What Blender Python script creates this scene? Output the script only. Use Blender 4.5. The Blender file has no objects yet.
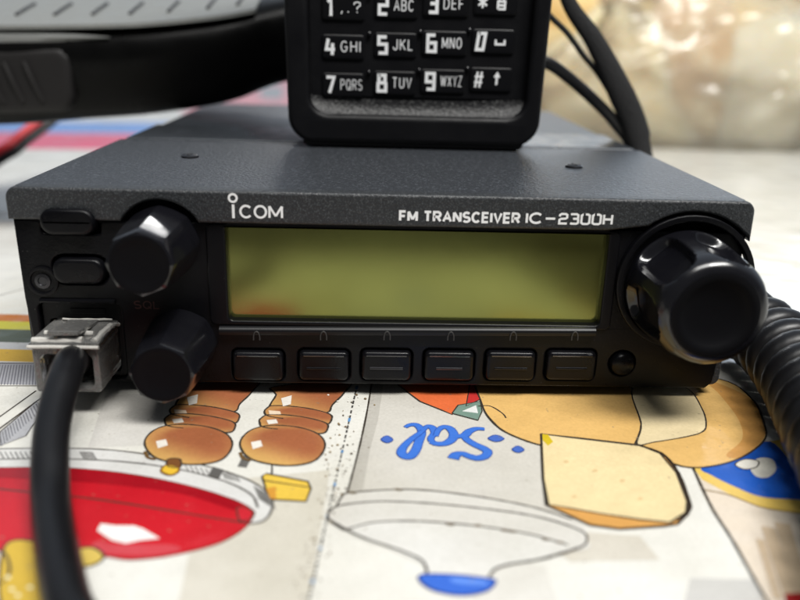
import bpy, bmesh, math, random
from math import pi, sin, cos, radians
from mathutils import Vector, Matrix, Euler, noise
from mathutils.geometry import tessellate_polygon
random.seed(7)
S = 0.001                      # everything below is written in millimetres
scene = bpy.context.scene
COL = scene.collection

# ------------------------------------------------------------------ camera, world, light, exposure
CAM_F = 790.744
CAM_LOC = Vector((-2.444, -145.364, 70.953))
CAM_EUL = Euler((1.23995, -0.02668, -0.02865), 'XYZ')
cd = bpy.data.cameras.new('camera'); cam = bpy.data.objects.new('camera', cd); COL.objects.link(cam)
cam.location = CAM_LOC * S; cam.rotation_euler = CAM_EUL
cd.sensor_width = 36; cd.lens = 36 * CAM_F / 800
cd.clip_start = 0.005; cd.clip_end = 50
cd.dof.use_dof = True; cd.dof.focus_distance = 0.161; cd.dof.aperture_fstop = cd.lens / 3.2
scene.camera = cam

world = bpy.data.worlds.new('World'); scene.world = world; world.use_nodes = True
wb = world.node_tree.nodes['Background']
# the room around: brighter towards the window side, dim behind the photographer
wn = world.node_tree.nodes; wl = world.node_tree.links
wt = wn.new('ShaderNodeTexCoord'); wd = wn.new('ShaderNodeVectorMath'); wd.operation = 'DOT_PRODUCT'
wd.inputs[1].default_value = (0.22, 0.80, 0.56); wl.new(wt.outputs['Generated'], wd.inputs[0])
wr = wn.new('ShaderNodeValToRGB'); wl.new(wd.outputs['Value'], wr.inputs['Fac'])
wr.color_ramp.elements[0].position = 0.0; wr.color_ramp.elements[0].color = (0.06, 0.063, 0.066, 1)
wr.color_ramp.elements[1].position = 0.95; wr.color_ramp.elements[1].color = (0.42, 0.48, 0.56, 1)
wl.new(wr.outputs['Color'], wb.inputs[0]); wb.inputs[1].default_value = 1.0

def area(name, loc, target, sx, sy, power, col):
    l = bpy.data.lights.new(name, 'AREA'); l.shape = 'RECTANGLE'; l.size = sx; l.size_y = sy
    l.energy = power; l.color = col
    o = bpy.data.objects.new(name, l); COL.objects.link(o)
    o.location = loc
    o.rotation_euler = (Vector(target) - Vector(loc)).to_track_quat('-Z', 'Y').to_euler()
    return o
area('window_light', (0.55, 1.6, 0.50), (0.05, 0.05, 0.0), 1.5, 0.42, 4.0, (0.80, 0.90, 1.0))
area('ceiling_light', (0.05, -0.55, 1.40), (0, 0.12, 0), 0.8, 0.5, 14, (1.0, 0.985, 0.95))
area('bag_fill_light', (0.50, -0.45, 1.20), (0.2, 0.4, 0), 0.6, 0.3, 17, (1.0, 0.985, 0.95))  # unseen fill lamp added to brighten the bag
area('knob_glint_light', (-0.03, 1.25, 0.70), (-0.04, 0, 0.04), 0.20, 0.08, 1.1, (1.0, 0.98, 0.95))  # unseen small lamp added for the highlight on the volume knob

scene.view_settings.view_transform = 'Standard'; scene.view_settings.look = 'None'
scene.view_settings.exposure = 0.1; scene.view_settings.gamma = 1.0
scene.render.engine = 'CYCLES'
scene.cycles.use_denoising = True
scene.cycles.max_bounces = 10; scene.cycles.transmission_bounces = 8
scene.cycles.caustics_reflective = False; scene.cycles.caustics_refractive = False
scene.cycles.sample_clamp_indirect = 4.0

# ------------------------------------------------------------------ helpers
CM = CAM_EUL.to_matrix()
def U(px, py, Y=None, Z=None):
    """where the sight line of a photo pixel meets the plane Y or Z (mm)"""
    d = CM @ Vector(((px - 400) / CAM_F, -(py - 300) / CAM_F, -1))
    t = (Y - CAM_LOC.y) / d.y if Y is not None else (Z - CAM_LOC.z) / d.z
    return CAM_LOC + d * t
def lin(c):
    f = lambda v: v / 12.92 if v <= 0.04045 else ((v + 0.055) / 1.055) ** 2.4
    return tuple(f(v / 255.0) for v in c)
def tag(o, label=None, cat=None, group=None, kind=None):
    for k, v in (('label', label), ('category', cat), ('group', group), ('kind', kind)):
        if v: o[k] = v
    return o
def thing(name, loc, label, cat, group=None):
    o = bpy.data.objects.new(name, None); COL.objects.link(o); o.location = Vector(loc) * S
    o.empty_display_size = 0.01
    return tag(o, label, cat, group)
def origin(o):
    p = Vector((0, 0, 0))
    while o is not None: p += o.location; o = o.parent
    return p
def obj(name, bm, mat, parent=None, smooth=40, bevel=0, seg=2, subsurf=0, base=None, weighted=False):
    """links one bmesh (mm, world) as ONE mesh object"""
    org = origin(parent) if parent else (Vector(base) * S if base else Vector((0, 0, 0)))
    me = bpy.data.meshes.new(name)
    bmesh.ops.recalc_face_normals(bm, faces=bm.faces)
    for v in bm.verts: v.co = v.co * S - org
    bm.to_mesh(me); bm.free()
    o = bpy.data.objects.new(name, me); COL.objects.link(o)
    if parent: o.parent = parent
    else: o.location = org
    mods = False
    if bevel:
        m = o.modifiers.new('b', 'BEVEL'); m.width = bevel * S; m.segments = seg; m.limit_method = 'ANGLE'
        m.angle_limit = radians(40); m.use_clamp_overlap = False; mods = True
    if subsurf:
        m = o.modifiers.new('s', 'SUBSURF'); m.levels = subsurf; m.render_levels = subsurf; mods = True
    if mods:
        dg = bpy.context.evaluated_depsgraph_get(); dg.update()
        nm = bpy.data.meshes.new_from_object(o.evaluated_get(dg))
        o.modifiers.clear(); o.data = nm; bpy.data.meshes.remove(me); nm.name = name; me = nm
    me.materials.clear()
    for m in (mat if isinstance(mat, (list, tuple)) else [mat]): me.materials.append(m)
    for p in me.polygons: p.use_smooth = True
    me.set_sharp_from_angle(angle=radians(smooth))
    if bevel or weighted:
        w = o.modifiers.new('w', 'WEIGHTED_NORMAL'); w.weight = 100; w.keep_sharp = True
    return o
def catmull(pts, n=8, closed=False):
    P = [Vector(p) for p in pts]; out = []; N = len(P)
    for i in range(N if closed else N - 1):
        if closed: a, b, c, d = P[i - 1], P[i], P[(i + 1) % N], P[(i + 2) % N]
        else: a, b, c, d = P[max(i - 1, 0)], P[i], P[i + 1], P[min(i + 2, N - 1)]
        for k in range(n):
            t = k / n
            out.append(0.5 * ((2 * b) + (c - a) * t + (2 * a - 5 * b + 4 * c - d) * t * t + (3 * b - a - 3 * c + d) * t ** 3))
    if not closed: out.append(P[-1].copy())
    return out
def add_box(bm, x0, x1, y0, y1, z0, z1):
    v = [bm.verts.new((x, y, z)) for x in (x0, x1) for y in (y0, y1) for z in (z0, z1)]
    for f in ((0, 1, 3, 2), (4, 6, 7, 5), (0, 4, 5, 1), (2, 3, 7, 6), (0, 2, 6, 4), (1, 5, 7, 3)):
        bm.faces.new([v[i] for i in f])
    return v
def box(*a):
    bm = bmesh.new(); add_box(bm, *a); return bm
def add_rings(bm, rings, cap0=True, cap1=True):
    R = [[bm.verts.new(p) for p in r] for r in rings]; n = len(R[0])
    for a, b in zip(R, R[1:]):
        for i in range(n): bm.faces.new((a[i], a[(i + 1) % n], b[(i + 1) % n], b[i]))
    if cap0: bm.faces.new(R[0][::-1])
    if cap1: bm.faces.new(R[-1])
def add_tube(bm, pts, r, seg=14, flat=None, up=None):
    """a tube along pts; r number or list; flat=(wide, thin) factors"""
    P = [Vector(p) for p in pts]; n = len(P)
    rr = r if isinstance(r, (list, tuple)) else [r] * n
    T = [(P[min(i + 1, n - 1)] - P[max(i - 1, 0)]).normalized() for i in range(n)]
    u = Vector(up) if up else (Vector((0, 0, 1)) if abs(T[0].z) < 0.9 else Vector((1, 0, 0)))
    rings = []
    for i in range(n):
        u = (u - T[i] * u.dot(T[i])).normalized(); w = T[i].cross(u)
        fx, fy = flat if flat else (1, 1)
        rings.append([P[i] + (u * cos(2 * pi * k / seg) * fx + w * sin(2 * pi * k / seg) * fy) * rr[i] for k in range(seg)])
    add_rings(bm, rings)
def tube(pts, r, seg=14, flat=None, up=None):
    bm = bmesh.new(); add_tube(bm, pts, r, seg, flat, up); return bm
def rrect(x0, x1, z0, z1, r, n=6):
    rs = r if isinstance(r, (list, tuple)) else [r] * 4      # bl br tr tl
    C = [(x0 + rs[0], z0 + rs[0], pi, rs[0]), (x1 - rs[1], z0 + rs[1], 1.5 * pi, rs[1]),
         (x1 - rs[2], z1 - rs[2], 0, rs[2]), (x0 + rs[3], z1 - rs[3], .5 * pi, rs[3])]
    return [(cx + q * cos(a + .5 * pi * k / n), cz + q * sin(a + .5 * pi * k / n)) for cx, cz, a, q in C for k in range(n + 1)]
def circle(cx, cz, r, n=40, a0=0, a1=2 * pi):
    return [(cx + r * cos(a0 + (a1 - a0) * k / n), cz + r * sin(a0 + (a1 - a0) * k / n)) for k in range(n)]
def inset(loop, d):
    """the loop moved by d to the left of its direction of travel (mitred)"""
    n = len(loop); out = []
    for i in range(n):
        p, a, b = Vector(loop[i]), Vector(loop[i - 1]), Vector(loop[(i + 1) % n])
        d1, d2 = p - a, b - p
        if d1.length < 1e-7: d1 = d2
        if d2.length < 1e-7: d2 = d1
        d1 = d1.normalized(); d2 = d2.normalized(); n1 = Vector((-d1.y, d1.x)); m = n1 + Vector((-d2.y, d2.x))
        m = m.normalized() if m.length > 1e-6 else n1
        q = p + m * d / max(.45, m.dot(n1)); out.append((q.x, q.y))
    return out
def add_plate(bm, outer, holes, y0, y1, bev=0, seg=3):
    """a plate in XZ with holes, its front face (rounded by bev) at y0 and its back at y1"""
    def ccw(l, want):
        l = [p for i, p in enumerate(l) if (Vector(p) - Vector(l[i - 1])).length > 1e-6]
        ar = sum(l[i - 1][0] * l[i][1] - l[i][0] * l[i - 1][1] for i in range(len(l)))
        return l if (ar > 0) == want else l[::-1]
    loops = [ccw(outer, True)] + [ccw(h, False) for h in holes]
    front = [inset(l, bev) for l in loops] if bev else loops
    flat = [p for l in front for p in l]; back = [p for l in loops for p in l]
    F = [bm.verts.new((x, y0, z)) for x, z in flat]; B = [bm.verts.new((x, y1, z)) for x, z in back]
    for vs, ls in ((F, front), (B, loops)):
        for a, b, c in tessellate_polygon([[Vector((x, z, 0)) for x, z in l] for l in ls]):
            try: bm.faces.new((vs[a], vs[b], vs[c]))
            except ValueError: pass
    k = 0
    for l in loops:
        n = len(l); prev = F[k:k + n]
        for j in range(1, seg + 1 if bev else 1):
            t = pi / 2 * j / seg; q = inset(l, bev * (1 - sin(t)))
            cur = [bm.verts.new((x, y0 + bev * (1 - cos(t)), z)) for x, z in q]
            for i in range(n): bm.faces.new((prev[i], prev[(i + 1) % n], cur[(i + 1) % n], cur[i]))
            prev = cur
        cur = B[k:k + n]
        for i in range(n): bm.faces.new((prev[i], prev[(i + 1) % n], cur[(i + 1) % n], cur[i]))
        k += n
def plate(outer, holes, y0, y1, bev=0, seg=3):
    bm = bmesh.new(); add_plate(bm, outer, holes, y0, y1, bev, seg); return bm
def add_strip(bm, pts, w, y, closed=False, th=0.05):
    """a raised line of width w in XZ at depth y (towards -Y)"""
    P = [Vector((p[0], p[1])) for p in pts]; n = len(P); L = []; R_ = []
    for i in range(n):
        if closed: a, b = P[i - 1], P[(i + 1) % n]
        else: a, b = P[max(i - 1, 0)], P[min(i + 1, n - 1)]
        d1 = (P[i] - a); d2 = (b - P[i])
        d1 = d1.normalized() if d1.length > 1e-9 else d2.normalized(); d2 = d2.normalized() if d2.length > 1e-9 else d1
        t = (d1 + d2); t = t.normalized() if t.length > 1e-6 else d1
        nn = Vector((-t.y, t.x)); s = 1 / max(0.7, nn.dot(Vector((-d1.y, d1.x))))
        L.append(P[i] + nn * w / 2 * s); R_.append(P[i] - nn * w / 2 * s)
    vl = [bm.verts.new((p.x, y, p.y)) for p in L]; vr = [bm.verts.new((p.x, y, p.y)) for p in R_]
    for i in range(n if closed else n - 1):
        j = (i + 1) % n
        bm.faces.new((vl[i], vl[j], vr[j], vr[i]))
def arc(cx, cy, rx, ry, a0, a1, n=12):
    return [(cx + rx * cos(radians(a0 + (a1 - a0) * k / n)), cy + ry * sin(radians(a0 + (a1 - a0) * k / n))) for k in range(n + 1)]
O_ = arc(.36, .5, .36, .5, 90, 450, 28)
GLYPH = {'A': (.72, [[(0, 0), (.36, 1), (.72, 0)], [(.12, .34), (.60, .34)]]), 'B': (.62, [[(0, 0), (0, 1), (.34, 1)] + arc(.34, .76, .24, .24, 90, -90) + [(0, .52)], [(.3, .52)] + arc(.34, .26, .28, .26, 90, -90) + [(-.05, 0)]]),
    'C': (.7, [arc(.36, .5, .36, .5, 42, 318, 24)]), 'D': (.66, [[(0, 0), (0, 1), (.28, 1)] + arc(.28, .5, .38, .5, 90, -90, 16) + [(-.05, 0)]]),
    'E': (.54, [[(.54, 1), (0, 1), (0, 0), (.54, 0)], [(0, .52), (.5, .52)]]), 'F': (.52, [[(.52, 1), (0, 1), (0, 0)], [(0, .5), (.46, .5)]]),
    'G': (.72, [arc(.36, .5, .36, .5, 45, 320, 24) + [(.68, .46), (.4, .46)]]), 'H': (.64, [[(0, 0), (0, 1)], [(.64, 0), (.64, 1)], [(0, .52), (.64, .52)]]),
    'I': (.0, [[(0, 0), (0, 1)]]), 'J': (.48, [[(.48, 1), (.48, .26)] + arc(.24, .26, .24, .26, 0, -180)]), 'K': (.62, [[(0, 0), (0, 1)], [(.6, 1), (.04, .42)], [(.2, .58), (.64, 0)]]),
    'L': (.5, [[(0, 1), (0, 0), (.5, 0)]]), 'M': (.8, [[(0, 0), (0, 1)], [(0, 1), (.4, .15)], [(.4, .15), (.8, 1)], [(.8, 1), (.8, 0)]]), 'N': (.64, [[(0, 0), (0, 1)], [(.02, 1), (.62, 0)], [(.64, 0), (.64, 1)]]),
    'O': (.72, [O_]), 'P': (.6, [[(0, 0), (0, 1), (.34, 1)] + arc(.34, .73, .26, .27, 90, -90) + [(0, .46)]]), 'Q': (.72, [O_, [(.44, .28), (.74, -.04)]]),
    'R': (.64, [[(0, 0), (0, 1), (.36, 1)] + arc(.36, .74, .26, .26, 90, -90) + [(0, .48)], [(.34, .48), (.64, 0)]]),
    'S': (.6, [arc(.3, .745, .28, .255, 30, 270, 14) + arc(.3, .25, .3, .25, 88, -150, 14)]), 'T': (.64, [[(0, 1), (.64, 1)], [(.32, 1), (.32, 0)]]),
    'U': (.62, [[(0, 1), (0, .3)] + arc(.31, .3, .31, .3, 180, 360) + [(.62, 1)]]), 'V': (.68, [[(0, 1), (.34, 0), (.68, 1)]]), 'W': (1.0, [[(0, 1), (.25, 0)], [(.25, 0), (.5, .94)], [(.5, .94), (.75, 0)], [(.75, 0), (1, 1)]]),
    'X': (.66, [[(0, 0), (.66, 1)], [(0, 1), (.66, 0)]]), 'Y': (.66, [[(0, 1), (.33, .46), (.66, 1)], [(.33, .46), (.33, 0)]]), 'Z': (.6, [[(0, 1), (.6, 1), (0, 0), (.6, 0)]]),
    '2': (.62, [[(0, .74), (.03, .9), (.14, 1), (.48, 1), (.6, .9), (.6, .62), (.5, .52), (.12, .48), (0, .38), (0, 0), (.62, 0)]]),
    '3': (.62, [[(0, .96), (.1, 1), (.48, 1), (.6, .9), (.6, .62), (.5, .52), (.2, .52)], [(.5, .52), (.62, .42), (.62, .1), (.5, 0), (.1, 0), (0, .06)]]),
    '0': (.64, [[(.14, 1), (.5, 1), (.64, .88), (.64, .12), (.5, 0), (.14, 0), (0, .12), (0, .88), (.14, 1), (.3, 1)]]),
    '-': (.5, [[(0, .48), (.5, .48)]]), ',': (.1, [[(.08, .12), (0, -.14)]]), '.': (.08, [[(0, .06), (.1, .06)]]),
    '?': (.5, [[(0, .74), (.04, .92), (.16, 1), (.36, 1), (.48, .9), (.48, .68), (.25, .48), (.25, .3)], [(.25, .1), (.25, 0)]])}
def text_bm(t, x0, x1, z0, z1, y, w, gap=.26):
    """lettering drawn in strokes of width w, fitted to a box"""
    bm = bmesh.new(); tot = sum(.16 if c == ' ' else GLYPH[c][0] for c in t) + gap * (len(t) - 1)
    h = z1 - z0 - w; sx = (x1 - x0 - w) / tot; x = x0 + w / 2; k = 0
    for c in t:
        if c == ' ': x += (.16 + gap) * sx; continue
        for ln in GLYPH[c][1]:
            add_strip(bm, [(x + a * sx, z0 + w / 2 + b * h) for a, b in ln], w, y - .008 * (k % 4)); k += 1
        x += (GLYPH[c][0] + gap) * sx
    return bm
def join(bm, other):
    me = bpy.data.meshes.new('j'); other.to_mesh(me); other.free(); bm.from_mesh(me); bpy.data.meshes.remove(me)

# ------------------------------------------------------------------ materials
def mat(name, col, rough=0.4, metal=0.0, spec=0.5, coat=0.0, coat_rough=0.05, bump=None, speck=None, rvar=None, trans=0.0, ior=1.45):
    """bump=(scale per m, distance m); speck=(scale, colour, amount); rvar=(scale, low, high)"""
    m = bpy.data.materials.new(name); m.use_nodes = True
    nt = m.node_tree; b = nt.nodes['Principled BSDF']
    b.inputs['Base Color'].default_value = (*col, 1); b.inputs['Roughness'].default_value = rough
    b.inputs['Metallic'].default_value = metal; b.inputs['Specular IOR Level'].default_value = spec
    b.inputs['Coat Weight'].default_value = coat; b.inputs['Coat Roughness'].default_value = coat_rough
    b.inputs['Transmission Weight'].default_value = trans; b.inputs['IOR'].default_value = ior
    tc = nt.nodes.new('ShaderNodeTexCoord')
    def nz(scale, detail=2):
        n = nt.nodes.new('ShaderNodeTexNoise'); n.inputs['Scale'].default_value = scale; n.inputs['Detail'].default_value = detail
        nt.links.new(tc.outputs['Object'], n.inputs['Vector']); return n
    if bump:
        n = nz(bump[0], 3); bp = nt.nodes.new('ShaderNodeBump'); bp.inputs['Strength'].default_value = 1.0
        bp.inputs['Distance'].default_value = bump[1]
        nt.links.new(n.outputs['Fac'], bp.inputs['Height']); nt.links.new(bp.outputs['Normal'], b.inputs['Normal'])
    if speck:
        n = nz(speck[0], 1); r = nt.nodes.new('ShaderNodeValToRGB')
        r.color_ramp.elements[0].position = 1 - speck[2]; r.color_ramp.elements[0].color = (*col, 1)
        r.color_ramp.elements[1].position = min(1, 1 - speck[2] + 0.14); r.color_ramp.elements[1].color = (*speck[1], 1)
        nt.links.new(n.outputs['Fac'], r.inputs['Fac']); nt.links.new(r.outputs['Color'], b.inputs['Base Color'])
    if rvar:
        n = nz(rvar[0], 4); mr = nt.nodes.new('ShaderNodeMapRange'); mr.inputs['From Min'].default_value = .3; mr.inputs['From Max'].default_value = .7
        mr.inputs['To Min'].default_value = rvar[1]; mr.inputs['To Max'].default_value = rvar[2]
        nt.links.new(n.outputs['Fac'], mr.inputs['Value']); nt.links.new(mr.outputs['Result'], b.inputs['Roughness'])
    return m
M = {}
M['grain'] = mat('grained_black_paint', (0.024, 0.026, 0.029), 0.42, bump=(1900, 0.00018), speck=(3600, (0.065, 0.07, 0.074), 0.46))
M['cover'] = mat('grained_cover_paint', (0.028, 0.031, 0.036), 0.40, bump=(1500, 0.00022), speck=(2000, (0.072, 0.079, 0.09), 0.44))
M['panel'] = mat('black_panel_plastic', (0.003, 0.003, 0.004), 0.36, spec=.22, speck=(1900, (0.09, 0.09, 0.09), 0.26), bump=(1800, 0.00003), rvar=(120, .26, .42))
M['matte'] = mat('matte_black', (0.008, 0.008, 0.009), 0.6)
M['key'] = mat('button_plastic', (0.003, 0.003, 0.004), 0.30, spec=.25, bump=(2500, 0.00002), rvar=(300, .22, .40))
M['cap'] = mat('matte_knob_face', (0.004, 0.004, 0.005), 0.5, spec=.10)
M['knob'] = mat('glossy_knob_plastic', (0.006, 0.006, 0.008), 0.20, spec=.8, bump=(900, 0.00001), rvar=(250, .12, .26))
M['lcd'] = mat('olive_display', (0.27, 0.285, 0.085), 0.17, metal=0.85, spec=.3, rvar=(60, .16, .21))
M['white_ink'] = mat('white_lettering', (0.86, 0.87, 0.88), 0.5)
M['grey_ink'] = mat('grey_lettering', (0.035, 0.035, 0.035), 0.5)
M['dim_red'] = mat('dim_red_lettering', (0.06, 0.018, 0.014), 0.5)
M['metal'] = mat('cast_metal', (0.05, 0.055, 0.062), 0.30, metal=.4, bump=(500, 0.00005), rvar=(200, .25, .4))
M['screw'] = mat('black_screw_steel', (0.06, 0.06, 0.065), 0.3, metal=.9)
M['hand'] = mat('handheld_plastic', (0.004, 0.004, 0.005), 0.45, spec=.25, bump=(2200, 0.00004), rvar=(150, .38, .52))
M['hand_ledge'] = mat('speckled_chin_plastic', (0.010, 0.010, 0.011), 0.45, spec=.4, bump=(1300, 0.00025), speck=(1500, (0.06, 0.06, 0.06), 0.45))  # greyer base with paler specks than the body
M['hand_key'] = mat('rubber_key', (0.004, 0.004, 0.005), 0.35, spec=.3)
M['rubber'] = mat('cable_rubber', (0.006, 0.006, 0.007), 0.36, spec=.4, bump=(700, 0.00003), rvar=(90, .30, .45))
M['fabric'] = mat('woven_strap', (0.008, 0.008, 0.009), 0.75, bump=(1500, 0.0003))
M['red_wire'] = mat('red_insulation', (0.55, 0.03, 0.04), 0.35)
M['mic'] = mat('microphone_plastic', (0.003, 0.003, 0.003), 0.30, spec=.12, bump=(1200, 0.00005), rvar=(120, .25, .4))
M['mic_face'] = mat('microphone_face', (0.22, 0.225, 0.215), 0.5, spec=.2, bump=(500, 0.0004), rvar=(150, .3, .5))
M['mic_button'] = mat('side_button_plastic', (0.012, 0.011, 0.011), 0.5, spec=.35, bump=(1800, 0.00005))
M['mic_sheen'] = mat('grey_sheen_strip', (0.20, 0.205, 0.20), 0.3)  # pale grey stands in for gloss on the dark body
M['ridge'] = mat('ridge_plastic', (0.005, 0.005, 0.006), 0.34, spec=.3)
M['gold'] = mat('gold_contact', (0.75, 0.52, 0.20), 0.25, metal=1.0)
M['frosted'] = mat('milky_plug_plastic', (0.95, 0.93, 0.88), 0.08, trans=0.74, ior=1.5, bump=(300, 0.0008))
M['edge'] = mat('milky_plug_glint', (0.95, 0.92, 0.86), 0.08, trans=0.45, ior=1.5, bump=(700, 0.0004))  # milkier than the plug, so its pale colour paints the glints
M['clear'] = mat('clear_plug_plastic', (0.97, 0.96, 0.93), 0.06, trans=0.88, ior=1.5, bump=(500, 0.0002))
M['table'] = mat('table_board', (0.32, 0.24, 0.16), 0.5, rvar=(30, .4, .6))
def bread_mat(name, a, b_, sc=55):
    m = mat(name, a, 0.6, bump=(60, 0.0004)); nt = m.node_tree; b = nt.nodes['Principled BSDF']
    n = nt.nodes.new('ShaderNodeTexNoise'); n.inputs['Scale'].default_value = sc; n.inputs['Detail'].default_value = 3
    tc = nt.nodes.new('ShaderNodeTexCoord'); nt.links.new(tc.outputs['Object'], n.inputs['Vector'])
    b.inputs['Subsurface Weight'].default_value = .6; b.inputs['Subsurface Radius'].default_value = (1, .7, .4); b.inputs['Subsurface Scale'].default_value = .03
    r = nt.nodes.new('ShaderNodeValToRGB'); r.color_ramp.elements[0].position = .38; r.color_ramp.elements[1].position = .66
    r.color_ramp.elements[0].color = (*a, 1); r.color_ramp.elements[1].color = (*b_, 1)
    nt.links.new(n.outputs['Fac'], r.inputs['Fac']); nt.links.new(r.outputs['Color'], b.inputs['Base Color'])
    return m
def film_mat():
    m = bpy.data.materials.new('thin_clear_film'); m.use_nodes = True; nt = m.node_tree
    out = nt.nodes['Material Output']; nt.nodes.remove(nt.nodes['Principled BSDF'])
    tr = nt.nodes.new('ShaderNodeBsdfTransparent'); tr.inputs[0].default_value = (0.99, 0.99, 0.98, 1)
    gl = nt.nodes.new('ShaderNodeBsdfGlossy'); gl.inputs['Roughness'].default_value = 0.16
    df = nt.nodes.new('ShaderNodeBsdfTranslucent'); df.inputs[0].default_value = (0.95, 0.90, 0.78, 1)
    df2 = nt.nodes.new('ShaderNodeBsdfDiffuse'); df2.inputs[0].default_value = (0.90, 0.85, 0.73, 1)
    fr = nt.nodes.new('ShaderNodeFresnel'); fr.inputs['IOR'].default_value = 1.5
    a0 = nt.nodes.new('ShaderNodeMixShader'); a0.inputs[0].default_value = .5
    nt.links.new(df.outputs[0], a0.inputs[1]); nt.links.new(df2.outputs[0], a0.inputs[2])
    a = nt.nodes.new('ShaderNodeMixShader'); a.inputs[0].default_value = 0.30
    nt.links.new(tr.outputs[0], a.inputs[1]); nt.links.new(a0.outputs[0], a.inputs[2])
    c = nt.nodes.new('ShaderNodeMixShader'); nt.links.new(fr.outputs[0], c.inputs[0])
    nt.links.new(a.outputs[0], c.inputs[1]); nt.links.new(gl.outputs[0], c.inputs[2])
    tc = nt.nodes.new('ShaderNodeTexCoord'); n = nt.nodes.new('ShaderNodeTexNoise'); n.inputs['Scale'].default_value = 26; n.inputs['Detail'].default_value = 3
    bp = nt.nodes.new('ShaderNodeBump'); bp.inputs['Distance'].default_value = 0.006
    nt.links.new(tc.outputs['Object'], n.inputs['Vector']); nt.links.new(n.outputs['Fac'], bp.inputs['Height'])
    nt.links.new(bp.outputs[0], gl.inputs['Normal']); nt.links.new(bp.outputs[0], fr.inputs['Normal'])
    nt.links.new(c.outputs[0], out.inputs['Surface'])
    return m
M['film'] = film_mat()
def cloth_mat():
    m = bpy.data.materials.new('printed_vinyl'); m.use_nodes = True; nt = m.node_tree; b = nt.nodes['Principled BSDF']
    at = nt.nodes.new('ShaderNodeAttribute'); at.attribute_name = 'print'
    tc = nt.nodes.new('ShaderNodeTexCoord')
    def nz(scale, det):
        n = nt.nodes.new('ShaderNodeTexNoise'); n.inputs['Scale'].default_value = scale; n.inputs['Detail'].default_value = det
        nt.links.new(tc.outputs['Object'], n.inputs['Vector']); return n
    st = nz(38, 4); r = nt.nodes.new('ShaderNodeValToRGB')
    r.color_ramp.elements[0].position = .30; r.color_ramp.elements[0].color = (.86, .85, .82, 1)
    r.color_ramp.elements[1].position = .60; r.color_ramp.elements[1].color = (1, 1, 1, 1)
    nt.links.new(st.outputs['Fac'], r.inputs['Fac'])
    mx = nt.nodes.new('ShaderNodeMix'); mx.data_type = 'RGBA'; mx.blend_type = 'MULTIPLY'; mx.inputs[0].default_value = 1
    nt.links.new(at.outputs['Color'], mx.inputs[6]); nt.links.new(r.outputs['Color'], mx.inputs[7])
    gr = nz(1700, 2); rg = nt.nodes.new('ShaderNodeValToRGB'); rg.color_ramp.elements[0].position = .3; rg.color_ramp.elements[1].position = .7
    rg.color_ramp.elements[0].color = (.90, .90, .89, 1); rg.color_ramp.elements[1].color = (1, 1, 1, 1)
    nt.links.new(gr.outputs['Fac'], rg.inputs['Fac'])
    mg = nt.nodes.new('ShaderNodeMix'); mg.data_type = 'RGBA'; mg.blend_type = 'MULTIPLY'; mg.inputs[0].default_value = 1
    nt.links.new(mx.outputs[2], mg.inputs[6]); nt.links.new(rg.outputs['Color'], mg.inputs[7]); mx = mg
    # worn specks of dirt in the vinyl
    sp = nz(900, 2); rp = nt.nodes.new('ShaderNodeValToRGB'); rp.color_ramp.elements[0].position = .70; rp.color_ramp.elements[1].position = .76
    rp.color_ramp.elements[0].color = (0, 0, 0, 1); rp.color_ramp.elements[1].color = (.7, .7, .7, 1)
    nt.links.new(sp.outputs['Fac'], rp.inputs['Fac'])
    mx2 = nt.nodes.new('ShaderNodeMix'); mx2.data_type = 'RGBA'; nt.links.new(rp.outputs['Color'], mx2.inputs[0])
    nt.links.new(mx.outputs[2], mx2.inputs[6]); mx2.inputs[7].default_value = (0.22, 0.18, 0.13, 1)
    nt.links.new(mx2.outputs[2], b.inputs['Base Color'])
    b.inputs['Roughness'].default_value = 0.2; b.inputs['Specular IOR Level'].default_value = 0.42
    rv = nz(60, 4); mr = nt.nodes.new('ShaderNodeMapRange'); mr.inputs['From Min'].default_value = .3; mr.inputs['From Max'].default_value = .7
    mr.inputs['To Min'].default_value = .10; mr.inputs['To Max'].default_value = .24
    nt.links.new(rv.outputs['Fac'], mr.inputs['Value']); nt.links.new(mr.outputs['Result'], b.inputs['Roughness'])
    n1 = nz(70, 2); bp = nt.nodes.new('ShaderNodeBump'); bp.inputs['Distance'].default_value = 0.0009
    nt.links.new(n1.outputs['Fac'], bp.inputs['Height'])
    n2 = nz(700, 2); bp2 = nt.nodes.new('ShaderNodeBump'); bp2.inputs['Distance'].default_value = 0.00003
    nt.links.new(n2.outputs['Fac'], bp2.inputs['Height']); nt.links.new(bp.outputs[0], bp2.inputs['Normal'])
    nt.links.new(bp2.outputs[0], b.inputs['Normal'])
    return m
M['cloth'] = cloth_mat()

# ------------------------------------------------------------------ setting: table board
bm = bmesh.new(); add_box(bm, -700, 700, -92, 1000, -25, -1.2)
tag(obj('table', bm, M['table'], bevel=3), kind='structure')

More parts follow.
